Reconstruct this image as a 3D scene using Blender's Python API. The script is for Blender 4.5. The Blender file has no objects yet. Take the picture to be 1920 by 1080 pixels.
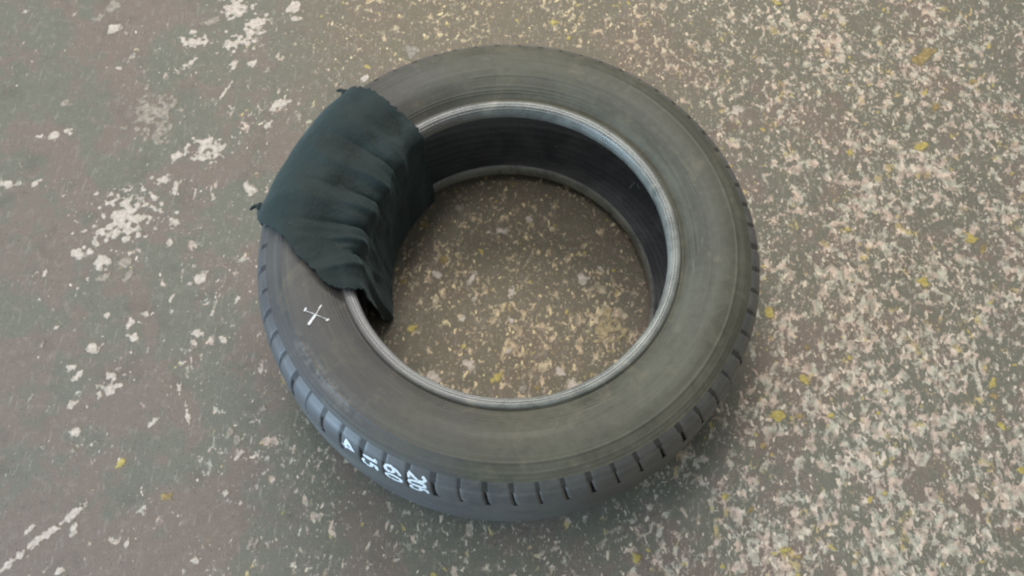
import bpy, bmesh, math, random
import numpy as np
from mathutils import Matrix, Vector

random.seed(4)
rng = np.random.default_rng(11)
scene = bpy.context.scene
COL = scene.collection
R = math.radians

# ------------------------------------------------------------------ camera
cam_d = bpy.data.cameras.new("camera")
cam = bpy.data.objects.new("camera", cam_d)
COL.objects.link(cam)
cam_d.sensor_width = 36.0
cam_d.lens = 36.0 * 1650.3 / 1920.0
cam_d.clip_start = 0.02
cam_d.clip_end = 60
cam.location = (0.0045, -0.4866, 1.1504)
PITCH, ROLL = 0.41514, 0.02565
cam.matrix_world = (Matrix.Translation(cam.location) @ Matrix.Rotation(PITCH, 4, 'X')
                    @ Matrix.Rotation(ROLL, 4, 'Z'))
scene.camera = cam

# ------------------------------------------------------------------ light
world = bpy.data.worlds.new("World")
scene.world = world
world.use_nodes = True
bg = world.node_tree.nodes["Background"]
bg.inputs[0].default_value = (0.95, 1.0, 0.98, 1)
bg.inputs[1].default_value = 0.27


def lamp(name, loc, target, sx, sy, power, colour):
    d = bpy.data.lights.new(name, 'AREA')
    d.shape = 'RECTANGLE'
    d.size, d.size_y = sx, sy
    d.energy = power
    d.color = colour
    o = bpy.data.objects.new(name, d)
    COL.objects.link(o)
    o.location = loc
    o.rotation_euler = (Vector(target) - Vector(loc)).to_track_quat('-Z', 'Y').to_euler()
    return o


lamp("ceiling_lamp", (-0.1, 2.1, 2.5), (0.0, 0.1, 0), 2.6, 0.9, 76, (1.0, 0.96, 0.915))
lamp("ceiling_lamp", (-0.55, 0.4, 3.2), (0.0, 0.1, 0), 1.8, 0.6, 32, (1.0, 0.96, 0.915))
lamp("doorway_light", (-2.6, -1.55, 0.62), (-0.1, -0.1, 0.1), 1.5, 1.0, 100, (0.52, 0.76, 1.0))

scene.view_settings.view_transform = 'Standard'
scene.view_settings.look = 'None'
scene.view_settings.exposure = 0.0
scene.view_settings.gamma = 1.0
scene.view_settings.use_curve_mapping = False
scene.render.engine = 'CYCLES'
scene.cycles.filter_width = 2.2
scene.cycles.use_denoising = True


# ------------------------------------------------------------------ helpers
def make_obj(name, verts, faces, mat, parent=None, smooth=True):
    me = bpy.data.meshes.new(name)
    me.from_pydata([tuple(map(float, v)) for v in verts], [], faces)
    me.update()
    if smooth:
        me.polygons.foreach_set("use_smooth", [True] * len(me.polygons))
    if mat:
        me.materials.append(mat)
    o = bpy.data.objects.new(name, me)
    COL.objects.link(o)
    o.parent = parent
    return o


class Mat:
    """small node-tree writer"""

    def __init__(self, name):
        self.m = bpy.data.materials.new(name)
        self.m.use_nodes = True
        self.t = self.m.node_tree
        self.n = self.t.nodes
        self.b = self.n["Principled BSDF"]

    def link(self, a, b):
        self.t.links.new(a, b)

    def set(self, **kw):
        for k, v in kw.items():
            self.b.inputs[k.replace('_', ' ')].default_value = v

    def pos(self, scale=(1, 1, 1), rot=(0, 0, 0)):
        g = self.n.new("ShaderNodeNewGeometry")
        mp = self.n.new("ShaderNodeMapping")
        mp.inputs["Scale"].default_value = scale
        mp.inputs["Rotation"].default_value = rot
        self.link(g.outputs["Position"], mp.inputs["Vector"])
        return mp.outputs[0]

    def noise(self, vec, scale, detail=2.0, rough=0.5, dist=0.0):
        n = self.n.new("ShaderNodeTexNoise")
        n.inputs["Scale"].default_value = scale
        n.inputs["Detail"].default_value = detail
        n.inputs["Roughness"].default_value = rough
        n.inputs["Distortion"].default_value = dist
        self.link(vec, n.inputs["Vector"])
        return n.outputs["Fac"]

    def val(self, x, sock):
        if isinstance(x, (int, float)):
            sock.default_value = x
        else:
            self.link(x, sock)

    def math(self, op, a, b=0.0, c=None, clamp=False):
        n = self.n.new("ShaderNodeMath")
        n.operation = op
        n.use_clamp = clamp
        self.val(a, n.inputs[0])
        self.val(b, n.inputs[1])
        if c is not None:
            self.val(c, n.inputs[2])
        return n.outputs[0]

    def step(self, x, lo, hi, a=0.0, b=1.0):
        n = self.n.new("ShaderNodeMapRange")
        n.interpolation_type = 'SMOOTHSTEP'
        self.val(x, n.inputs["Value"])
        self.val(lo, n.inputs["From Min"])
        self.val(hi, n.inputs["From Max"])
        n.inputs["To Min"].default_value = a
        n.inputs["To Max"].default_value = b
        return n.outputs["Result"]

    def mix(self, f, a, b, blend='MIX'):
        n = self.n.new("ShaderNodeMix")
        n.data_type = 'RGBA'
        n.blend_type = blend
        self.val(f, n.inputs[0])
        for x, s in ((a, n.inputs[6]), (b, n.inputs[7])):
            if isinstance(x, tuple):
                s.default_value = (*x, 1) if len(x) == 3 else x
            else:
                self.link(x, s)
        return n.outputs[2]

    def attr(self, name):
        n = self.n.new("ShaderNodeAttribute")
        n.attribute_name = name
        return n.outputs["Fac"]

    def bump(self, h, strength, dist):
        n = self.n.new("ShaderNodeBump")
        n.inputs["Strength"].default_value = strength
        n.inputs["Distance"].default_value = dist
        self.link(h, n.inputs["Height"])
        self.link(n.outputs[0], self.b.inputs["Normal"])


# ------------------------------------------------------------------ floor
# how far the paint is worn through, and how ochre the floor is, in percent on a 10 cm grid
# (columns x = -1.1 .. 1.1 m, rows y = -0.6 .. 0.9 m)
WEAR = [
[15, 15, 15, 15, 15, 15, 15, 22, 33, 41, 44, 47, 53, 63, 68, 72, 74, 68, 68, 68, 68, 68, 68],
[15, 15, 15, 15, 15, 15, 15, 24, 36, 41, 45, 48, 53, 62, 67, 71, 74, 70, 68, 68, 68, 68, 68],
[15, 15, 15, 15, 15, 15, 16, 26, 38, 42, 45, 48, 53, 62, 67, 71, 73, 71, 68, 68, 68, 68, 68],
[13, 13, 13, 13, 13, 15, 19, 28, 37, 41, 43, 45, 49, 54, 62, 69, 73, 73, 71, 71, 71, 71, 70],
[14, 14, 14, 14, 14, 17, 21, 28, 35, 44, 50, 51, 53, 53, 60, 68, 72, 73, 73, 73, 74, 74, 74],
[14, 14, 14, 14, 14, 19, 23, 29, 35, 49, 60, 62, 64, 60, 62, 68, 72, 72, 72, 72, 72, 72, 72],
[13, 13, 13, 13, 14, 20, 26, 31, 37, 50, 58, 60, 61, 58, 59, 65, 71, 72, 71, 71, 71, 71, 71],
[13, 13, 13, 13, 15, 20, 28, 29, 34, 46, 54, 55, 56, 55, 56, 63, 70, 70, 68, 67, 67, 67, 67],
[12, 12, 12, 12, 15, 21, 28, 27, 33, 43, 49, 49, 51, 52, 55, 61, 69, 69, 65, 62, 62, 62, 62],
[10, 10, 10, 10, 15, 21, 25, 29, 37, 44, 47, 47, 49, 50, 54, 63, 68, 71, 68, 57, 58, 58, 58],
[10, 10, 10, 11, 16, 20, 25, 32, 41, 47, 49, 49, 49, 51, 54, 63, 68, 71, 70, 56, 54, 54, 54],
[10, 10, 10, 12, 16, 19, 26, 32, 47, 52, 54, 54, 53, 54, 57, 62, 66, 69, 70, 57, 53, 53, 53],
[10, 10, 10, 13, 16, 20, 28, 34, 50, 54, 56, 56, 55, 56, 59, 61, 65, 68, 68, 59, 52, 52, 52],
[10, 10, 10, 13, 17, 20, 29, 36, 50, 54, 56, 56, 55, 56, 58, 61, 65, 68, 68, 61, 52, 52, 52],
[10, 10, 11, 14, 17, 22, 30, 38, 51, 55, 56, 56, 55, 56, 58, 61, 64, 68, 68, 63, 52, 52, 52],
[10, 10, 12, 15, 18, 23, 32, 40, 51, 55, 56, 56, 55, 55, 58, 61, 64, 68, 68, 65, 54, 52, 52]]
TAN = [
[10, 10, 10, 10, 10, 10, 10, 10, 17, 28, 30, 38, 32, 21, 20, 20, 20, 20, 20, 20, 20, 20, 20],
[10, 10, 10, 10, 10, 10, 10, 10, 19, 29, 30, 38, 32, 22, 20, 20, 20, 20, 20, 20, 20, 20, 20],
[10, 10, 10, 10, 10, 10, 10, 11, 20, 30, 30, 39, 32, 22, 20, 20, 20, 20, 20, 20, 20, 20, 20],
[10, 10, 10, 10, 10, 10, 10, 11, 15, 24, 30, 33, 31, 23, 20, 20, 20, 20, 20, 20, 20, 20, 20],
[10, 10, 10, 10, 10, 10, 10, 10, 16, 37, 52, 55, 51, 32, 22, 20, 20, 20, 20, 20, 20, 20, 20],
[10, 10, 10, 10, 10, 10, 10, 10, 25, 57, 81, 89, 82, 48, 26, 21, 21, 20, 20, 20, 20, 20, 20],
[10, 10, 10, 10, 10, 10, 10, 10, 29, 59, 81, 90, 82, 50, 29, 28, 28, 28, 22, 20, 20, 20, 20],
[10, 10, 10, 10, 10, 10, 10, 10, 33, 61, 81, 85, 77, 49, 28, 26, 26, 26, 21, 18, 18, 18, 18],
[10, 10, 10, 10, 10, 10, 10, 12, 38, 64, 80, 80, 72, 49, 28, 21, 20, 20, 18, 15, 15, 15, 15],
[10, 10, 10, 10, 10, 10, 12, 18, 48, 69, 80, 80, 72, 53, 34, 26, 26, 25, 21, 15, 15, 15, 15],
[10, 10, 10, 10, 10, 10, 14, 25, 58, 77, 85, 85, 75, 58, 39, 31, 30, 28, 24, 16, 15, 15, 15],
[10, 10, 10, 10, 10, 10, 15, 31, 71, 88, 96, 95, 82, 64, 44, 32, 30, 28, 25, 18, 15, 15, 15],
[10, 10, 10, 10, 10, 10, 16, 37, 79, 93, 100, 99, 85, 67, 47, 34, 30, 29, 26, 19, 15, 15, 15],
[10, 10, 10, 10, 10, 10, 17, 43, 81, 94, 100, 99, 85, 68, 48, 35, 30, 29, 26, 20, 15, 15, 15],
[10, 10, 10, 10, 10, 11, 18, 47, 82, 95, 100, 98, 85, 68, 49, 36, 30, 30, 27, 22, 15, 15, 15],
[10, 10, 10, 10, 10, 13, 19, 52, 84, 96, 100, 98, 85, 69, 50, 37, 30, 30, 27, 23, 16, 15, 15]]
FLECKS = [
(-707,255,18.4,19.6,55,'w'), (-727,254,11.4,7.9,0,'w'), (-685,265,11.4,11.9,0,'w'), (-700,315,13.3,14.3,0,'f'), (-631,386,6.1,12.7,-65,'w'), (-561,304,62.0,65.5,0,'f'),
(-546,263,36.8,39.3,0,'f'), (-466,239,44.6,49.5,64,'w'), (-447,240,11.4,17.4,0,'w'), (-512,225,20.4,18.5,34,'w'), (-522,185,12.7,23.4,-64,'w'), (-502,171,25.9,9.6,81,'w'),
(-390,171,22.3,20.3,0,'w'), (-571,121,88.0,68.3,34,'w'), (-624,58,25.0,17.2,-23,'w'), (-608,60,10.7,12.2,0,'w'), (-587,47,20.6,20.2,33,'w'), (-557,83,13.9,14.1,0,'w'),
(-494,111,17.8,12.5,81,'w'), (-495,78,9.3,14.0,0,'w'), (-445,22,25.5,14.6,43,'w'), (-475,-6,19.6,4.6,67,'w'), (-555,45,22.9,15.5,0,'f'), (-544,25,20.4,9.1,81,'f'),
(-581,20,16.6,12.5,63,'f'), (-752,170,20.6,15.1,0,'w'), (-712,171,14.6,9.2,23,'w'), (-664,24,15.3,6.1,77,'w'), (-562,-37,7.4,8.2,0,'w'), (-508,-33,8.9,8.2,0,'w'),
(-384,-9,14.8,6.1,76,'w'), (-415,-30,12.9,4.5,72,'w'), (-456,346,45.5,4.4,67,'w'), (-450,399,23.5,11.3,56,'w'), (-421,404,20.8,11.4,74,'w'), (-520,400,28.3,7.8,46,'w'),
(-463,514,58.3,44.1,25,'w'), (-519,450,40.0,28.2,-13,'w'), (-445,449,53.5,31.9,25,'w'), (-424,485,41.2,29.6,36,'w'), (-368,517,27.8,17.1,66,'w'), (-364,495,15.7,11.1,0,'w'),
(-500,485,28.9,13.1,25,'f'), (-667,511,22.8,27.3,0,'f'), (-652,464,26.5,17.5,19,'w'), (-685,485,19.7,13.3,47,'f'), (-366,326,31.0,17.0,46,'w'), (-380,286,18.2,10.9,50,'w'),
(-395,390,16.1,9.0,65,'f'), (-334,305,13.3,10.0,0,'f'), (-237,379,17.4,10.2,24,'w'), (-168,436,22.4,23.6,0,'f'), (-570,-86,16.1,14.3,0,'w'), (-518,-69,17.8,11.1,-16,'w'),
(-527,-49,14.5,9.0,72,'w'), (-431,-63,16.9,13.9,47,'w'), (-392,-70,11.1,11.1,0,'w'), (-595,-116,14.0,10.8,27,'w'), (-584,-128,16.6,8.1,57,'w'), (-541,-140,39.3,31.8,26,'w'),
(-583,-168,15.1,11.2,26,'w'), (-568,-204,14.1,13.2,0,'w'), (-469,-189,21.6,7.2,43,'w'), (-424,-179,29.5,5.7,-73,'w'), (-442,-140,15.2,5.0,-81,'w'), (-501,-245,12.5,12.8,0,'y'),
(-433,-286,15.1,9.6,0,'a'), (-548,-310,29.9,10.2,45,'w'), (-543,-329,17.5,10.8,80,'w'), (-580,-340,49.6,10.0,42,'w'), (-603,-363,14.6,13.2,0,'w'), (-618,-378,22.3,8.5,45,'w'),
(-598,-331,17.5,6.7,55,'w'), (-550,-380,9.2,7.8,0,'w'), (-472,-345,11.9,6.0,85,'w'), (-383,-364,8.7,7.8,0,'w'), (-318,-342,19.7,6.0,75,'f'), (-310,-339,17.1,5.4,80,'f'),
(-355,-209,12.7,12.3,0,'f'), (-359,-279,9.6,8.3,0,'w'), (-628,-58,8.1,7.3,0,'w'), (-642,-83,10.3,5.2,76,'f'), (-324,-238,9.8,8.4,45,'f'), (-544,-221,10.1,4.9,66,'w'),
(-566,-229,8.6,4.9,-61,'f'), (-365,-199,11.3,10.9,0,'f'), (-348,-229,14.1,6.3,51,'w'), (-325,-166,10.0,8.9,0,'f'), (629,275,21.6,17.8,0,'y'), (597,48,18.5,15.5,0,'y'),
(678,119,17.7,12.4,-23,'y'), (519,263,11.7,8.3,90,'y'), (499,128,9.5,10.8,0,'y'), (693,102,14.2,9.5,81,'a'), (370,-6,14.4,14.8,0,'y'), (736,404,20.4,12.8,65,'a'),
(667,352,15.9,10.8,65,'a'), (406,-105,13.2,13.1,0,'y'), (367,-158,15.9,13.4,0,'y'), (395,-157,10.1,7.4,0,'a'), (438,-156,8.7,7.5,0,'y'), (665,-105,13.9,10.5,61,'y'),
(668,-164,13.0,9.0,-21,'y'), (665,-122,10.2,10.8,0,'a'), (343,-199,8.7,7.1,90,'a'), (359,-333,10.8,7.9,19,'y'), (375,-340,9.5,6.5,0,'a'), (681,-223,11.3,10.1,0,'y'),
(496,-258,7.0,7.0,0,'y'), (319,-283,8.3,8.2,0,'a'), (416,-59,8.9,9.5,0,'a'), (60,501,14.7,12.2,47,'y'), (87,468,8.7,10.9,0,'y'), (435,553,12.5,13.8,0,'y'),
(663,448,37.3,18.7,36,'a'), (171,-346,13.1,12.0,59,'y'), (288,-267,9.7,7.6,45,'y'), (-135,-45,12.9,11.8,32,'y'), (-126,118,12.1,9.7,63,'a'), (-150,25,10.7,10.0,0,'a'),
(-95,63,12.3,12.0,0,'a'), (-12,-113,19.4,11.9,46,'y'), (1,192,7.2,8.3,0,'a'), (4,15,16.6,8.4,81,'w'), (-54,32,21.4,8.6,62,'w'), (-50,0,14.1,11.1,-42,'w'),
(-105,38,15.2,11.4,-43,'w'), (-14,112,28.3,10.6,11,'w'), (26,131,11.4,9.5,33,'w'), (-64,-30,9.7,7.5,81,'w'), (5,-29,9.7,7.5,81,'w'), (131,55,11.6,7.1,-62,'w'),
(-76,148,14.3,13.5,0,'f'), (-98,-114,22.0,16.7,-21,'w'), (-55,-95,26.5,15.4,-16,'w'), (1,-76,10.3,9.4,0,'w'), (73,-102,14.2,11.3,-41,'w'), (92,-122,19.3,16.4,41,'w'),
(22,-129,18.0,10.9,-71,'f'), (143,-39,43.4,44.9,0,'c'), (104,37,15.3,16.8,0,'w'), (42,-128,7.3,6.8,0,'a'), (487,-233,18.3,14.2,0,'w'), (355,337,18.5,16.2,0,'w'),
(350,332,14.2,11.7,-35,'w'), (319,364,8.5,12.3,0,'w'),]



def floor_material():
    k = Mat("worn_floor_paint")
    p = k.pos()
    # chips are slightly stretched along one scrape direction
    q = k.pos(scale=(1.0, 0.72, 1.0), rot=(0, 0, R(-52)))
    wear = k.attr("wear")
    tan = k.attr("tan")
    clus = k.noise(p, 11, 3, 0.55, 0.3)
    chain = k.noise(p, 34, 2, 0.5, 0.8)
    ridge = k.math('SUBTRACT', 1.0, k.math('MULTIPLY', k.math('ABSOLUTE', k.math('SUBTRACT', chain, 0.5)), 9.0))
    ridge = k.math('MAXIMUM', ridge, -0.4)
    dens = k.math('ADD', wear, k.math('MULTIPLY', k.math('SUBTRACT', clus, 0.5), 1.1))
    dens = k.math('ADD', dens, k.math('MULTIPLY', k.math('MULTIPLY', ridge, 0.30), wear))
    # chips
    n1 = k.noise(q, 80, 4.0, 0.62, 0.4)
    vary = k.math('MULTIPLY', k.math('SUBTRACT', k.noise(p, 27, 2, 0.5), 0.5), 0.34)
    n1 = k.math('ADD', n1, vary)
    thr1 = k.math('SUBTRACT', k.math('ADD', 0.705, k.math('MULTIPLY', tan, 0.045)), k.math('MULTIPLY', dens, 0.272))
    m1 = k.step(n1, thr1, k.math('ADD', thr1, 0.07))
    n2 = k.noise(q, 200, 3.0, 0.6, 0.3)
    thr2 = k.math('SUBTRACT', k.math('SUBTRACT', 0.70, k.math('MULTIPLY', tan, 0.02)), k.math('MULTIPLY', dens, 0.20))
    m2 = k.step(n2, thr2, k.math('ADD', thr2, 0.09))
    chip = k.math('MAXIMUM', m1, k.math('MULTIPLY', m2, 0.85))
    # base coat: grey-green over brown-pink
    b1 = k.noise(p, 7, 4, 0.6, 0.4)
    b2 = k.noise(p, 40, 4, 0.6, 0.2)
    patch = k.step(k.math('ADD', k.math('MULTIPLY', b1, 0.7), k.math('SUBTRACT', k.math('MULTIPLY', b2, 0.3), k.math('MULTIPLY', wear, 0.075))), 0.445, 0.53)
    base = k.mix(patch, (0.160, 0.169, 0.134), (0.208, 0.163, 0.140))
    base = k.mix(k.math('MULTIPLY', tan, 0.85), base, (0.172, 0.136, 0.082))
    fine = k.noise(p, 420, 3, 0.65)
    mott = k.noise(p, 78, 5, 0.7, 0.4)
    base = k.mix(k.step(mott, 0.50, 0.70, 0.0, 0.5), base, (0.31, 0.275, 0.235))
    grime = k.noise(p, 22, 5, 0.65, 0.5)
    base = k.mix(k.step(fine, 0.25, 0.75, 0.0, 0.42), base, (0.29, 0.268, 0.235))
    base = k.mix(k.step(grime, 0.50, 0.72, 0.0, 0.35), base, (0.12, 0.115, 0.092))
    sc = k.noise(k.pos(scale=(1.0, 0.16, 1.0), rot=(0, 0, R(-55))), 210, 3, 0.6, 0.2)
    base = k.mix(k.step(sc, 0.58, 0.72, 0.0, 0.5), base, (0.36, 0.335, 0.29))
    pit = k.noise(p, 300, 2, 0.5, 0.3)
    base = k.mix(k.step(pit, 0.64, 0.70, 0.0, 0.55), base, (0.07, 0.066, 0.055))
    # colour of what shows through the chips
    cn = k.noise(p, 55, 2, 0.5)
    cc = k.mix(k.step(cn, 0.42, 0.60), (0.60, 0.60, 0.52), (0.72, 0.565, 0.49))
    cc = k.mix(k.math('MULTIPLY', tan, 0.75), cc, (0.66, 0.51, 0.28))
    yn = k.noise(p, 34, 1, 0.5)
    cc = k.mix(k.step(yn, 0.60, 0.68, 0.0, 0.75), cc, (0.60, 0.46, 0.17))
    chip_s = k.math('MULTIPLY', chip, k.step(k.noise(p, 90, 3, 0.6), 0.32, 0.66, 0.28, 1.0))
    col = k.mix(chip_s, base, cc)
    # crisp single bright grains and yellow paint dots
    n3 = k.noise(q, 118, 1.5, 0.5, 0.3)
    thr3 = k.math('SUBTRACT', 0.78, k.math('MULTIPLY', dens, 0.19))
    m3 = k.step(n3, thr3, k.math('ADD', thr3, 0.05))
    grain = k.mix(tan, (0.78, 0.68, 0.61), (0.82, 0.67, 0.36))
    col = k.mix(k.math('MULTIPLY', m3, 0.9), col, grain)
    n4 = k.noise(k.pos(rot=(0.3, 0, 1.1)), 66, 1.0, 0.5, 0.2)
    m4 = k.step(n4, 0.735, 0.765)
    col = k.mix(k.math('MULTIPLY', m4, k.step(wear, 0.25, 0.5, 0.0, 0.8)), col, (0.56, 0.45, 0.13))
    k.link(col, k.b.inputs["Base Color"])
    k.link(k.step(fine, 0.2, 0.8, 0.55, 0.8), k.b.inputs["Roughness"])
    k.set(Specular_IOR_Level=0.3)
    h = k.math('ADD', k.math('MULTIPLY', chip, -0.6), k.math('MULTIPLY', fine, 0.8))
    k.bump(h, 0.5, 0.0016)
    return k.m


def grid_sample(tab, x, y):
    A = np.array(tab, float) / 100.0
    fx = np.clip((x + 1.1) / 0.1, 0, A.shape[1] - 1.001)
    fy = np.clip((y + 0.6) / 0.1, 0, A.shape[0] - 1.001)
    i, j = fx.astype(int), fy.astype(int)
    a, b = fx - i, fy - j
    return ((A[j, i] * (1 - a) + A[j, i + 1] * a) * (1 - b)
            + (A[j + 1, i] * (1 - a) + A[j + 1, i + 1] * a) * b)


gx = np.arange(-2.4, 2.401, 0.04)
gy = np.arange(-2.0, 2.401, 0.04)
X, Y = np.meshgrid(gx, gy)
nv = X.size
fv = np.stack([X.ravel(), Y.ravel(), np.zeros(nv)], 1)
w = len(gx)
ff = [(j * w + i, j * w + i + 1, (j + 1) * w + i + 1, (j + 1) * w + i)
      for j in range(len(gy) - 1) for i in range(w - 1)]
floor = make_obj("floor", fv, ff, floor_material())
for nm, tab in (("wear", WEAR), ("tan", TAN)):
    at = floor.data.attributes.new(nm, 'FLOAT', 'POINT')
    at.data.foreach_set("value", grid_sample(tab, X.ravel(), Y.ravel()).astype(np.float32))
floor["kind"] = "structure"


# --- single bare spots and paint flecks big enough to tell apart
def fleck_material(name, c1, c2):
    k = Mat(name)
    p = k.pos()
    n = k.noise(p, 160, 3, 0.6)
    col = k.mix(k.step(n, 0.35, 0.65), c1, c2)
    col = k.mix(k.step(k.attr('cover'), 0.0, 1.0), tuple(.55 * v + .45 * w for v, w in zip(c1, (0.215, 0.205, 0.165))), col)
    k.link(col, k.b.inputs["Base Color"])
    k.set(Roughness=0.75, Specular_IOR_Level=0.25)
    k.bump(k.noise(p, 500, 2, 0.6), 0.3, 0.001)
    return k.m


FM = {'w': fleck_material("bare_concrete_spot", (0.50, 0.44, 0.375), (0.68, 0.60, 0.53)),
      'f': fleck_material("thin_worn_spot", (0.26, 0.235, 0.195), (0.42, 0.365, 0.31)),
      'y': fleck_material("yellow_paint", (0.42, 0.34, 0.11), (0.56, 0.47, 0.17)),
      'c': fleck_material("cream_worn_spot", (0.36, 0.29, 0.17), (0.55, 0.46, 0.29)),
      'a': fleck_material("amber_paint", (0.27, 0.20, 0.09), (0.43, 0.33, 0.16))}


def value_noise(seed):
    g = np.random.default_rng(seed).normal(size=(64, 64))

    def f(x, y):
        i, j = np.floor(x).astype(int), np.floor(y).astype(int)
        a, b = x - i, y - j
        a, b = a * a * (3 - 2 * a), b * b * (3 - 2 * b)
        s = lambda ii, jj: g[jj % 64, ii % 64]
        return (s(i, j) * (1 - a) + s(i + 1, j) * a) * (1 - b) + (s(i, j + 1) * (1 - a) + s(i + 1, j + 1) * a) * b
    return f


def fleck(i, x, y, ew, eh, ang, kind):
    """ragged patch: a noisy ellipse cut out of a small triangle grid along its outline"""
    ew, eh = max(ew, 5) / 1000, max(eh, 4) / 1000
    big = ew * eh > 0.0011
    step = max(0.0009, min(0.0016, eh / 7))
    nx, ny = int(ew * 1.7 / step) + 3, int(eh * 1.7 / step) + 3
    gx = (np.arange(nx) - (nx - 1) / 2) * step
    gy = (np.arange(ny) - (ny - 1) / 2) * step
    XX, YY = np.meshgrid(gx, gy)
    f1, f2 = value_noise(100 + i), value_noise(900 + i)
    rr = np.hypot(XX / (ew / 2), YY / (eh / 2))
    c1 = 0.0062 if big else max(min(ew, eh) * 0.45, 0.003)
    F = 1.0 - rr + (0.62 if big else 0.34) * f1(XX / c1 + 30, YY / c1 + 30) + 0.2 * f2(XX / (c1 * .4) + 30, YY / (c1 * .4) + 30)
    if big:
        F -= 0.18
    ca, sa = math.cos(R(ang)), math.sin(R(ang))
    V, VI, T, C = [], {}, [], []

    def vert(key, px, py, dz, cv=0.0):
        if key not in VI:
            VI[key] = len(V)
            V.append((x / 1000 + ca * px - sa * py, y / 1000 + sa * px + ca * py, dz + i * 1.5e-6))
            C.append(cv)
        return VI[key]

    def tri(ids):
        ins = [F[j, k] > 0 for j, k in ids]
        if not any(ins):
            return
        poly = []
        for n in range(3):
            a, b = ids[n], ids[(n + 1) % 3]
            if ins[n]:
                poly.append(vert(a, gx[a[1]], gy[a[0]], 0.0004, min(float(F[a]) / .45, 1)))
            if ins[n] != ins[(n + 1) % 3]:
                t = F[a] / (F[a] - F[b])
                key = (min(a, b), max(a, b))
                poly.append(vert(key, gx[a[1]] * (1 - t) + gx[b[1]] * t, gy[a[0]] * (1 - t) + gy[b[0]] * t, 0.0001))
        T.append(tuple(poly))
    for j in range(ny - 1):
        for k in range(nx - 1):
            tri([(j, k), (j, k + 1), (j + 1, k + 1)])
            tri([(j, k), (j + 1, k + 1), (j + 1, k)])
    if T:
        o = make_obj("paint_fleck", V, T, FM[kind], floor)
        at = o.data.attributes.new("cover", 'FLOAT', 'POINT')
        at.data.foreach_set("value", C)


for i, a in enumerate(FLECKS):
    fleck(i, *a)


# ------------------------------------------------------------------ tyre
def rubber(name, dark, dusty, rough=(0.5, 0.7), dust=(0.35, 0.65), spec=0.4, scale=9.0, arcs=0.36, scuff=False, neutral=0.8):
    k = Mat(name)
    p = k.pos()
    n1 = k.noise(p, scale, 5, 0.6, 0.5)
    n2 = k.noise(p, scale * 12, 4, 0.6)
    d = k.math('ADD', k.math('MULTIPLY', n1, 0.7), k.math('MULTIPLY', n2, 0.3))
    f = k.step(d, *dust)
    col = k.mix(f, dark, dusty)
    # colour stays olive on the right half, blends to neutral grey on the left
    sx0 = k.n.new("ShaderNodeSeparateXYZ")
    k.link(p, sx0.inputs[0])
    tone = k.step(k.math('ADD', sx0.outputs[0], k.math('MULTIPLY', k.noise(p, 6, 3, 0.5), 0.5)), 0.27, 0.05, 0.0, neutral)
    g = sum(dusty) / 3
    col = k.mix(tone, col, (g * .80, g * .79, g * .83))
    # wear and dust that runs round the tyre
    sx = k.n.new("ShaderNodeSeparateXYZ")
    k.link(p, sx.inputs[0])
    rad = k.math('SQRT', k.math('ADD', k.math('MULTIPLY', sx.outputs[0], sx.outputs[0]), k.math('MULTIPLY', sx.outputs[1], sx.outputs[1])))
    ang = k.math('ARCTAN2', sx.outputs[1], sx.outputs[0])
    cv = k.n.new("ShaderNodeCombineXYZ")
    k.link(k.math('MULTIPLY', rad, 260.0), cv.inputs[0])
    k.link(k.math('MULTIPLY', ang, 1.7), cv.inputs[1])
    k.link(k.math('MULTIPLY', sx.outputs[2], 40.0), cv.inputs[2])
    arc = k.noise(cv.outputs[0], 0.42, 4, 0.6, 0.6)
    col = k.mix(k.step(arc, 0.52, 0.74, 0.0, arcs), col, tuple(1.55 * v for v in dusty))
    col = k.mix(k.step(arc, 0.48, 0.28, 0.0, arcs), col, tuple(0.6 * v for v in dark))
    sm = k.noise(p, 21, 5, 0.65, 1.2)
    col = k.mix(k.step(sm, 0.53, 0.74, 0.0, arcs * 1.3), col, (dusty[0] * 1.55, dusty[1] * 1.42, dusty[2] * 1.3))
    if scuff:
        g1 = k.math('MULTIPLY', k.step(ang, -2.72, -2.55), k.step(ang, -2.12, -2.28))
        g2 = k.math('MULTIPLY', k.step(rad, 0.266, 0.273), k.step(rad, 0.287, 0.279))
        g3 = k.step(k.noise(p, 70, 4, 0.65), 0.42, 0.64, 0.0, 0.5)
        col = k.mix(k.math('MULTIPLY', k.math('MULTIPLY', g1, g2), g3), col, (0.25, 0.24, 0.225))
        scr = k.noise(k.pos(scale=(1, .12, 1), rot=(0, 0, .9)), 160, 3, .6)
        col = k.mix(k.step(scr, 0.68, 0.76, 0.0, 0.35), col, (0.24, 0.235, 0.21))
    sp = k.step(k.noise(p, 260, 2, 0.6), 0.66, 0.74, 0.0, 0.35)
    col = k.mix(sp, col, (0.22, 0.21, 0.18))
    k.link(col, k.b.inputs["Base Color"])
    k.link(k.step(n1, 0.3, 0.7, *rough), k.b.inputs["Roughness"])
    k.set(Specular_IOR_Level=spec)
    k.bump(k.noise(p, 700, 3, 0.6), 0.18, 0.0008)
    return k.m


M_side = rubber("dusty_sidewall_rubber", (0.072, 0.073, 0.055), (0.120, 0.120, 0.092), scuff=True)
M_tread = rubber("tread_rubber", (0.078, 0.079, 0.077), (0.130, 0.130, 0.123), rough=(0.40, 0.56), spec=0.6)
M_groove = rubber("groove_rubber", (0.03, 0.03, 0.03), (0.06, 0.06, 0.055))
M_bead = rubber("bead_rubber", (0.135, 0.145, 0.135), (0.27, 0.285, 0.262), rough=(0.22, 0.42), spec=0.9, scale=30)
M_liner = rubber("inner_liner_rubber", (0.15, 0.15, 0.157), (0.27, 0.27, 0.276), rough=(0.36, 0.52), spec=0.7, scale=22, arcs=0.12)


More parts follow.
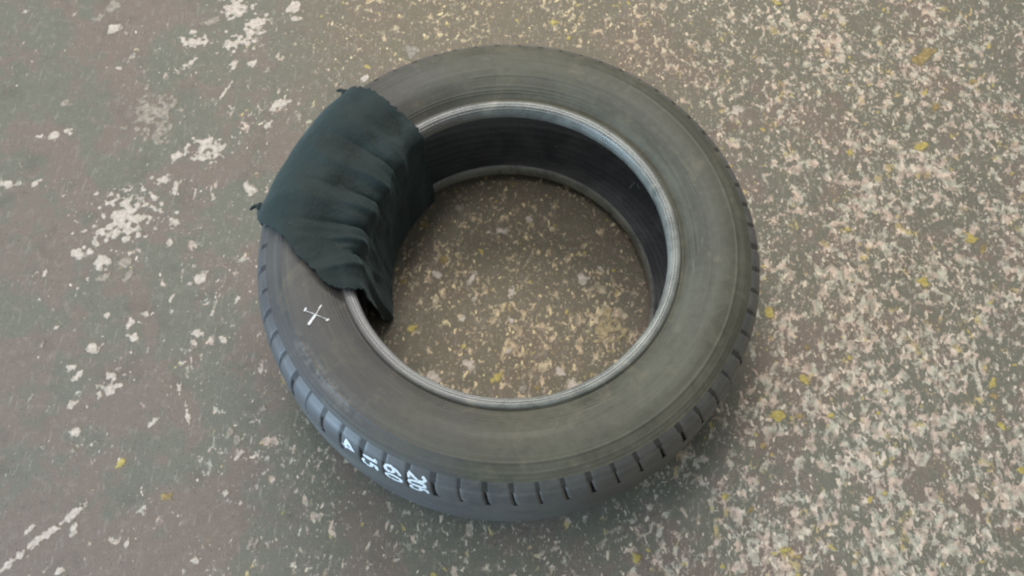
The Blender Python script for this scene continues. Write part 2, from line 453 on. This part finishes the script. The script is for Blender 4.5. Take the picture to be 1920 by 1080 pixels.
def spline(pts, n):
    """Catmull-Rom through the points, resampled evenly"""
    P = np.array(pts, float)
    Q = np.vstack([2 * P[0] - P[1], P, 2 * P[-1] - P[-2]])
    out = []
    for i in range(1, len(Q) - 2):
        for t in np.linspace(0, 1, 40, endpoint=False):
            a, b, c, d = Q[i - 1], Q[i], Q[i + 1], Q[i + 2]
            out.append(0.5 * (2 * b + (c - a) * t + (2 * a - 5 * b + 4 * c - d) * t * t + (3 * b - a - 3 * c + d) * t ** 3))
    out.append(P[-1])
    out = np.array(out)
    L = np.concatenate([[0], np.cumsum(np.hypot(*np.diff(out, axis=0).T))])
    s = np.linspace(0, L[-1], n)
    return np.stack([np.interp(s, L, out[:, 0]), np.interp(s, L, out[:, 1])], 1)


def normals(pr):
    t = np.gradient(pr, axis=0)
    t /= np.hypot(t[:, 0], t[:, 1])[:, None] + 1e-12
    return np.stack([-t[:, 1], t[:, 0]], 1)


def revolve(name, pr, mat, parent, n=360, disp=None, flip=False):
    """disp(theta array, profile) -> extra offset along the profile normal"""
    th = np.linspace(0, 2 * math.pi, n, endpoint=False)
    m = len(pr)
    nn = normals(pr)
    V = np.zeros((n, m, 3))
    for i, a in enumerate(th):
        r, z = pr[:, 0].copy(), pr[:, 1].copy()
        if disp is not None:
            o = disp(a, pr)
            r = r + nn[:, 0] * o
            z = z + nn[:, 1] * o
        V[i, :, 0] = r * math.cos(a)
        V[i, :, 1] = r * math.sin(a)
        V[i, :, 2] = z
    F = []
    for i in range(n):
        k = (i + 1) % n
        for j in range(m - 1):
            q = (i * m + j, k * m + j, k * m + j + 1, i * m + j + 1)
            F.append(q[::-1] if flip else q)
    return make_obj(name, V.reshape(-1, 3), F, mat, parent)


HW = 0.1                       # half of the section width
mirror = lambda pr: np.stack([pr[:, 0], 2 * HW - pr[:, 1]], 1)[::-1]

SIDE = spline([(.2105, .1822), (.2130, .1810), (.2180, .1842), (.2300, .1918), (.2450, .1978), (.2600, .2000),
               (.2740, .1988), (.2860, .1946), (.2950, .1900)], 170)
SHOULDER = spline([(.2950, .1900), (.3030, .1834), (.3085, .1742), (.3115, .1650), (.3130, .1550)], 26)
RIB = spline([(.3130, .1550), (.3142, .1400), (.3150, .1200), (.3150, .1000)], 24)
BEAD = spline([(.2005, .1610), (.1972, .1650), (.1960, .1730), (.1970, .1805), (.2005, .1848), (.2050, .1858),
               (.2090, .1846), (.2105, .1822)], 110)
LINER = spline([(.2005, .1610), (.2050, .1660), (.2180, .1770), (.2400, .1862), (.2600, .1890), (.2800, .1855),
                (.2960, .1730), (.3025, .1500), (.3040, .1250), (.3040, .1000)], 70)

tyre = bpy.data.objects.new("car_tyre", None)
COL.objects.link(tyre)
tyre["label"] = "grey dusty car tyre lying flat on the speckled floor, chalk numbers on its shoulder"
tyre["category"] = "tyre"


def ridge(r, c, wd, h):
    return h * np.exp(-((r - c) / wd) ** 2)


def ang_in(a, lo, hi, soft):
    d = (math.degrees(a) - lo) % 360
    span = (hi - lo) % 360
    return min(max(min(d, span - d) / soft + 0.0, 0), 1) if d <= span else 0.0


def side_disp(a, pr):
    r = pr[:, 0]
    o = ridge(r, .2215, .0009, .0004) + ridge(r, .2245, .0009, .0004)
    o += ridge(r, .2755, .0016, .0007) + ridge(r, .2860, .0010, .0003) + ridge(r, .2910, .0010, .0003)
    # faint raised panel outlines moulded into the sidewall
    for lo, hi, r0, r1 in ((-4, 34, .2290, .2420), (62, 104, .2290, .2420), (-78, -38, .2290, .2420)):
        s = ang_in(a, lo, hi, 1.5)
        if s > 0:
            o = o + s * (ridge(r, r0, .0012, .0004) + ridge(r, r1, .0012, .0005))
            e = min(abs((math.degrees(a) - lo + 180) % 360 - 180), abs((math.degrees(a) - hi + 180) % 360 - 180))
            if e < 1.2:
                o = o + ((r > r0) & (r < r1)) * 0.0003
    o = o + 0.0005 * math.sin(3 * a + 1.0) * np.clip((r - .21) / .03, 0, 1)
    env = np.clip((r - .2105) / .004, 0, 1) * np.clip((.295 - r) / .003, 0, 1)
    return o * env


revolve("sidewall", SIDE, M_side, tyre, 480, side_disp)
lo_side = revolve("sidewall", mirror(SIDE), M_side, tyre, 240)


def bead_disp(a, pr):
    r, z = pr[:, 0], pr[:, 1]
    s = np.arange(len(pr)) / (len(pr) - 1)
    o = sum(-h * np.exp(-((s - c) / .016) ** 2) for c, h in ((.44, .0010), (.55, .0007), (.66, .0012), (.78, .0009)))
    o = o + .0005 * math.sin(11 * a) * math.sin(4 * a + 1) * np.sin(np.pi * s)
    return o


ub = revolve("bead", BEAD, M_bead, tyre, 360, bead_disp)
lb = revolve("bead", mirror(BEAD), M_bead, tyre, 360)
LIN_ALL = np.vstack([LINER, mirror(LINER)[1:]])
revolve("inner_liner", LIN_ALL, M_liner, tyre, 300,
        lambda a, pr: 0.00035 * np.sin(np.arange(len(pr)) * 1.6), flip=True)

# tread: worn smooth band, its shoulder cut by short slots -> separate blocks on a lower base
NB = 65
PITCH_A = 2 * math.pi / NB
PHASE = R(-88.3)
sn = normals(SHOULDER)
depth = 0.0055 * np.clip((np.arange(26) - 7) / 9.0, 0, 1)
BASE = SHOULDER - sn * (depth[:, None] + 0.0002)
end_in = SHOULDER[-1] - sn[-1] * 0.0055
revolve("tread_base", BASE, M_groove, tyre, 252)
revolve("tread_band", np.vstack([end_in, RIB[:1], RIB, mirror(RIB)[1:], mirror(SHOULDER)[1:]]), M_tread, tyre, 360)


def block_mesh():
    n = 12
    gap = 0.0024 / .30
    V, F = [], []
    S, m = SHOULDER, len(SHOULDER)
    for i in range(n + 1):
        u = i / n
        for j in range(m):
            v = j / (m - 1)
            a = gap / 2 + (PITCH_A - gap) * u
            a += R(1.1) * (v ** 1.3)                     # slots lean a little
            edge = min(u, 1 - u) * (PITCH_A - gap) * .30
            o = -0.0009 * max(0, 1 - edge / 0.0016) ** 2     # worn, rounded edges
            r, z = S[j] + sn[j] * o
            V.append((r * math.cos(a), r * math.sin(a), z))
    for i in range(n):
        for j in range(m - 1):
            F.append((i * m + j, (i + 1) * m + j, (i + 1) * m + j + 1, i * m + j + 1))
    # slot walls
    for i, rev in ((0, False), (n, True)):
        b0 = len(V)
        for j in range(m):
            v = j / (m - 1)
            a = gap / 2 + (PITCH_A - gap) * (i / n) + R(1.1) * (v ** 1.3)
            r, z = BASE[j] - sn[j] * 0.0006
            V.append((r * math.cos(a), r * math.sin(a), z))
        for j in range(m - 1):
            q = (i * m + j, i * m + j + 1, b0 + j + 1, b0 + j)
            F.append(q[::-1] if rev else q)
    return V, F


bv, bf = block_mesh()
block0 = make_obj("tread_block", bv, bf, M_tread, tyre)
block0.rotation_euler.z = PHASE
for i in range(1, NB):
    b = block0.copy()
    COL.objects.link(b)
    b.parent = tyre
    b.rotation_euler.z = PHASE + i * PITCH_A + R(random.uniform(-.35, .35))

# ------------------------------------------------------------------ chalk
kc = Mat("white_chalk")
cn = kc.noise(kc.pos(), 900, 3, 0.7)
cg = kc.noise(kc.pos(), 420, 3, 0.7)
cc_ = kc.mix(kc.step(cn, .3, .6), (0.72, 0.77, 0.79), (0.92, 0.95, 0.97))
kc.link(kc.mix(kc.step(cg, .30, .44), (0.20, 0.21, 0.22), cc_), kc.b.inputs["Base Color"])
kc.set(Roughness=0.9, Specular_IOR_Level=0.1)
M_chalk = kc.m

SH_LEN = np.concatenate([[0], np.cumsum(np.hypot(*np.diff(SHOULDER, axis=0).T))])


def on_shoulder(a, s, lift):
    r = np.interp(s, SH_LEN, SHOULDER[:, 0] + sn[:, 0] * lift)
    z = np.interp(s, SH_LEN, SHOULDER[:, 1] + sn[:, 1] * lift)
    return Vector((r * math.cos(a), r * math.sin(a), z))


def side_z(r):
    return float(np.interp(r, SIDE[:, 0], SIDE[:, 1]))


def on_side(x, y, lift):
    return Vector((x, y, side_z(math.hypot(x, y)) + lift))


def on_lower_liner(x, y, lift):
    r = math.hypot(x, y)
    sel = LINER[:56]
    return Vector((x, y, 2 * HW - float(np.interp(r, sel[:, 0], sel[:, 1])) + lift))


def ribbon(V, F, pts, nrm, width):
    """flat chalk stroke with ragged width following the points"""
    n = len(pts)
    base = len(V)
    for i, p in enumerate(pts):
        t = (pts[min(i + 1, n - 1)] - pts[max(i - 1, 0)]).normalized()
        side = t.cross(nrm[i]).normalized()
        wd = width * random.uniform(.7, 1.25) * (0.6 if i in (0, n - 1) else 1)
        V.append(p + side * wd / 2)
        V.append(p + nrm[i] * 0.0004)
        V.append(p - side * wd / 2)
    for i in range(n - 1):
        a, b = base + 3 * i, base + 3 * i + 3
        F.append((a, b, b + 1, a + 1))
        F.append((a + 1, b + 1, b + 2, a + 2))


def dense(poly, k=7):
    out = []
    for a, b in zip(poly[:-1], poly[1:]):
        for t in np.linspace(0, 1, k, endpoint=False):
            out.append((a[0] * (1 - t) + b[0] * t, a[1] * (1 - t) + b[1] * t))
    out.append(poly[-1])
    return out


ARC = lambda cx, cy, rx, ry, a0, a1, n=10: [(cx + rx * math.cos(R(a0 + (a1 - a0) * i / n)), cy + ry * math.sin(R(a0 + (a1 - a0) * i / n))) for i in range(n + 1)]
GLYPH = {'2': [ARC(.5, .72, .45, .28, 160, -30) + [(.05, .0), (1, .02)]],
         '0': [ARC(.5, .5, .45, .5, 90, 450, 16)],
         '5': [[(.95, 1), (.2, .98), (.1, .58)] + ARC(.45, .32, .5, .31, 110, -150)],
         '6': [[(.85, 1), (.4, .8), (.1, .4)] + ARC(.5, .28, .42, .28, 180, 530, 14)],
         '1': [[(.2, .8), (.55, 1), (.55, 0)]],
         '4': [[(.75, 0), (.75, 1), (.05, .32), (1, .32)]]}


def chalk_number(text, a_mid, s0, s1, h_ang):
    """characters side by side down the shoulder, their tops pointing along the circumference"""
    V, F = [], []
    wch = (s1 - s0) / len(text)
    for ci, ch in enumerate(text):
        for st in GLYPH[ch]:
            pts, nrm = [], []
            jx, jy = random.uniform(-.08, .08), random.uniform(-.05, .05)
            for (u, v) in dense(st, 3):
                s = s0 + wch * (ci + .09 + .82 * min(max(u + jx, 0), 1))
                a = a_mid + h_ang * (v - .5 + jy) + R(1.1) * (s / SH_LEN[-1]) ** 1.3 - R(.5)
                p = on_shoulder(a, s, .0007)
                pts.append(p)
                nrm.append((on_shoulder(a, s, .002) - p).normalized())
            ribbon(V, F, pts, nrm, .0038)
    o = make_obj("chalk_number", V, F, M_chalk, tyre)
    o["label"] = "white chalk number " + text + " on the tread shoulder"


for text, k, s0, s1, ha in (("205", -4, .007, .0390, 3.7), ("60", -5, .010, .0360, 3.6),
                            ("15", -6, .011, .0350, 3.4), ("4", -7, .011, .0290, 3.3)):
    chalk_number(text, PHASE + (k + .5) * PITCH_A, s0, s1, R(ha))


def strokes(name, lines, place, label):
    V, F = [], []
    for (x0, y0), (x1, y1), wd in lines:
        n = 9
        pts = [place(x0 + (x1 - x0) * i / n, y0 + (y1 - y0) * i / n, .0009) for i in range(n + 1)]
        ribbon(V, F, pts, [Vector((0, 0, 1))] * (n + 1), wd)
    o = make_obj(name, V, F, M_chalk, tyre)
    o["label"] = label


strokes("chalk_cross", [((-.2295, -.1212), (-.2225, -.1070), .0028), ((-.2225, -.1070), (-.2183, -.0939), .0012),
                        ((-.2359, -.1032), (-.2085, -.1124), .0008), ((-.2362, -.1045), (-.2344, -.0998), .0020),
                        ((-.2105, -.1138), (-.2077, -.1111), .0022), ((-.2202, -.0994), (-.2184, -.0942), .0018)],
        on_side, "small white chalk cross on the upper sidewall")
for ln in (((.1762, .1828), (.1837, .1937), .0011), ((.1876, .1901), (.1898, .1815), .0013), ((.0652, .2528), (.0672, .2520), .0016)):
    strokes("chalk_tick", [ln], on_lower_liner, "faint white tick inside the tyre")

# ------------------------------------------------------------------ cloth over the tyre
kf = Mat("dark_teal_fabric")
fp = kf.pos()
wv = kf.noise(fp, 900, 2, .6)
bl = kf.noise(fp, 18, 3, .55)
fc = kf.mix(kf.step(bl, .35, .65), (0.010, 0.021, 0.020), (0.019, 0.035, 0.034))
fc = kf.mix(kf.step(wv, .3, .7, 0, .35), fc, (0.045, 0.058, 0.058))
lint = kf.noise(fp, 330, 2, .5)
fc = kf.mix(kf.step(lint, .70, .76, 0, .5), fc, (0.16, 0.16, 0.15))
kf.link(fc, kf.b.inputs["Base Color"])
kf.set(Roughness=0.75, Specular_IOR_Level=0.3, Sheen_Weight=0.12, Sheen_Roughness=0.5)
kf.b.inputs["Sheen Tint"].default_value = (0.7, 0.9, 0.95, 1)
wr = kf.noise(fp, 55, 4, .6, .8)
kf.bump(kf.math('ADD', kf.math('MULTIPLY', wv, .10), wr), .55, .0035)
M_cloth = kf.m
SEC = spline([(.3195, .118), (.3190, .140), (.3165, .161), (.3120, .1765), (.3040, .1885), (.2900, .1985), (.2720, .2045),
              (.2550, .2045), (.2400, .2005), (.2250, .1945), (.2110, .1910), (.2000, .1895), (.1915, .1835),
              (.1870, .1700), (.1850, .1400), (.1830, .1000), (.1810, .0550), (.1790, .0200), (.1785, .0030)], 150)
SN = normals(SEC)
SEC_R = SEC[:, 0]
i_crest = int(np.argmin(np.hypot(SEC[:, 0] - .1915, SEC[:, 1] - .1835)))
i_out = int(np.argmin(np.hypot(SEC[:, 0] - .3150, SEC[:, 1] - .168)))
idx = np.arange(len(SEC))
# where the two long edges of the cloth run, in degrees round the tyre
kx = [0, i_out, np.argmin(abs(SEC_R[:i_crest] - .2817)), np.argmin(abs(SEC_R[:i_crest] - .2544)),
      np.argmin(abs(SEC_R[:i_crest] - .2311)), np.argmin(abs(SEC_R[:i_crest] - .2094)), i_crest, i_crest + 25, len(SEC) - 1]
NEAR = np.interp(idx, kx, [172.6, 172.1, 180.5, 188.5, 194.5, 199.8, 202.3, 199.5, 193.0])
FAR = np.interp(idx, kx, [135.3, 135.7, 132.6, 130.6, 129.4, 128.7, 128.0, 127.0, 125.0])
f_w1, f_w2 = value_noise(5), value_noise(6)


JAG = rng.normal(0, .28, 150)


def cloth_point(j, u):
    near, far = NEAR[j], FAR[j]
    edge_wob = 0.8 * f_w1(np.array(j / 9.0), np.array(3.0)) * (1 - u) + 0.5 * f_w1(np.array(j / 8.0), np.array(11.0)) * u
    a = near + (far - near) * u + float(edge_wob) * (1 if j > i_out else .3)
    a += JAG[j] * max(0.0, 1 - u * 60) + JAG[-1 - j] * max(0.0, 1 - (1 - u) * 60)
    r, z = SEC[j]
    o = 0.0
    s = j / (len(SEC) - 1)
    # radial pull folds that deepen towards the hole
    grow = float(np.clip((SEC_R[0] - r - .012) / .105, 0, 1)) ** 1.6 if j < i_crest else 1.0
    x = a + (j - i_crest) * 0.045
    if j < i_out + 16:
        e = abs(2 * u - 1)
        fade = min(1.0, (i_out + 16 - j) / 16.0)
        r += fade * (.0035 * e ** 6 - .0035 * (1 - e ** 4))
    pleat = grow if j < i_crest else max(0.12, 1 - (j - i_crest) / 16.0)
    for c, wd, h in ((191.5, 1.5, .0055), (186.0, 1.1, -.0055), (181.0, 1.9, .0065), (175.6, 1.0, -.0060), (168.5, 2.6, .0045),
                     (163.0, 1.2, -.0055), (155.5, 3.4, .0060), (147.0, 1.3, -.0040), (141.0, 2.4, .0035)):
        o += 1.15 * h * pleat * math.exp(-(abs(x - c) / wd) ** 1.25)
    # crumpling: creased noise at two sizes, its ridges running in all directions
    c1 = 1 - abs(float(f_w2(np.array(a / 6.4 + j / 37.0), np.array(j / 24.0 - a / 21.0))))
    c2 = 1 - abs(float(f_w1(np.array(a / 3.3 - j / 29.0), np.array(j / 15.0 + a / 15.0))))
    amt = .22 + .5 * grow if j < i_crest else max(.72 - (j - i_crest) / 110.0, .3)
    o += (.0046 * c1 + .0018 * c2) * amt
    o += 0.0030 * float(f_w1(np.array(a / 8.0), np.array(j / 30.0))) * (.35 + .5 * grow)
    o += 0.0022
    # loose sag over the hole: bulges most around the middle
    inner = np.clip((j - i_crest + 14) / 14.0, 0, 1)
    bul = math.exp(-((a - 160) / 13) ** 2)
    low = np.clip((j - i_crest) / (len(SEC) - 1 - i_crest), 0, 1)
    rfl = np.interp(a, [125, 146, 164, 183, 191.5, 193.5], [.1955, .1830, .1755, .1640, .1650, .178])
    r_in = (.1900 - .010 * bul) * (1 - low) + rfl * low
    r = r * (1 - inner) + (r + (r_in - r if j > i_crest else -.008 * bul)) * inner if j >= i_crest - 14 else r
    damp = 1.0 if z > .02 else max(z / .02, .1)
    o = max(o, .0008) if j < i_crest else o
    r += SN[j, 0] * o * damp
    z += SN[j, 1] * o * damp
    return (r * math.cos(R(a)), r * math.sin(R(a)), max(z, .0022))


def sheet(name, u0, u1, nu, j0, j1, mat, parent, lift=0.0, thick=.0012):
    V, F = [], []
    js = list(range(j0, j1))
    for j in js:
        for i in range(nu + 1):
            u = u0 + (u1 - u0) * i / nu
            x, y, z = cloth_point(j, u)
            if lift:
                a = math.atan2(y, x)
                x += SN[j, 0] * lift * math.cos(a)
                y += SN[j, 0] * lift * math.sin(a)
                z += SN[j, 1] * lift
            V.append((x, y, z))
    for j in range(len(js) - 1):
        for i in range(nu):
            a = j * (nu + 1) + i
            F.append((a, a + 1, a + nu + 2, a + nu + 1))
    o = make_obj(name, V, F, mat, parent)
    md = o.modifiers.new("thickness", 'SOLIDIFY')
    md.thickness = thick
    md.offset = -1
    return o


# orientation check: profile runs outside -> inside, so its left normal points off the tyre or into it
if SN[i_out, 0] < 0:
    SN = -SN
cloth = bpy.data.objects.new("draped_cloth", None)
COL.objects.link(cloth)
cloth["label"] = "dark teal cloth draped over the tyre's sidewall and hanging into its hole"
cloth["category"] = "cloth"
sheet("fabric", 0.0, 1.0, 210, 0, len(SEC), M_cloth, cloth)


def tuft(j, u, length):
    """twisted corner of the cloth"""
    p = Vector(cloth_point(j, u))
    a = math.atan2(p.y, p.x)
    out = Vector((math.cos(a), math.sin(a), .15)).normalized()
    s1 = out.cross(Vector((0, 0, 1))).normalized()
    s2 = out.cross(s1)
    V, F, m, n = [], [], 9, 12
    for k in range(n + 1):
        t = k / n
        rad = .0052 * (1 - t) ** .6 * (1 + .35 * math.sin(t * 9)) + .0004
        c = p + out * (length * t - .004) + s1 * .003 * math.sin(t * 4) + Vector((0, 0, .003 * math.sin(t * 3)))
        for q in range(m):
            b = 2 * math.pi * q / m + t * 3
            rr = rad * (1 + .3 * math.cos(3 * b))
            V.append(c + s1 * rr * math.cos(b) + s2 * rr * math.sin(b))
    for k in range(n):
        for q in range(m):
            F.append((k * m + q, k * m + (q + 1) % m, (k + 1) * m + (q + 1) % m, (k + 1) * m + q))
    make_obj("corner_knot", V, F, M_cloth, cloth)


tuft(i_out, 0.0, .015)
tuft(i_out, 1.0, .015)
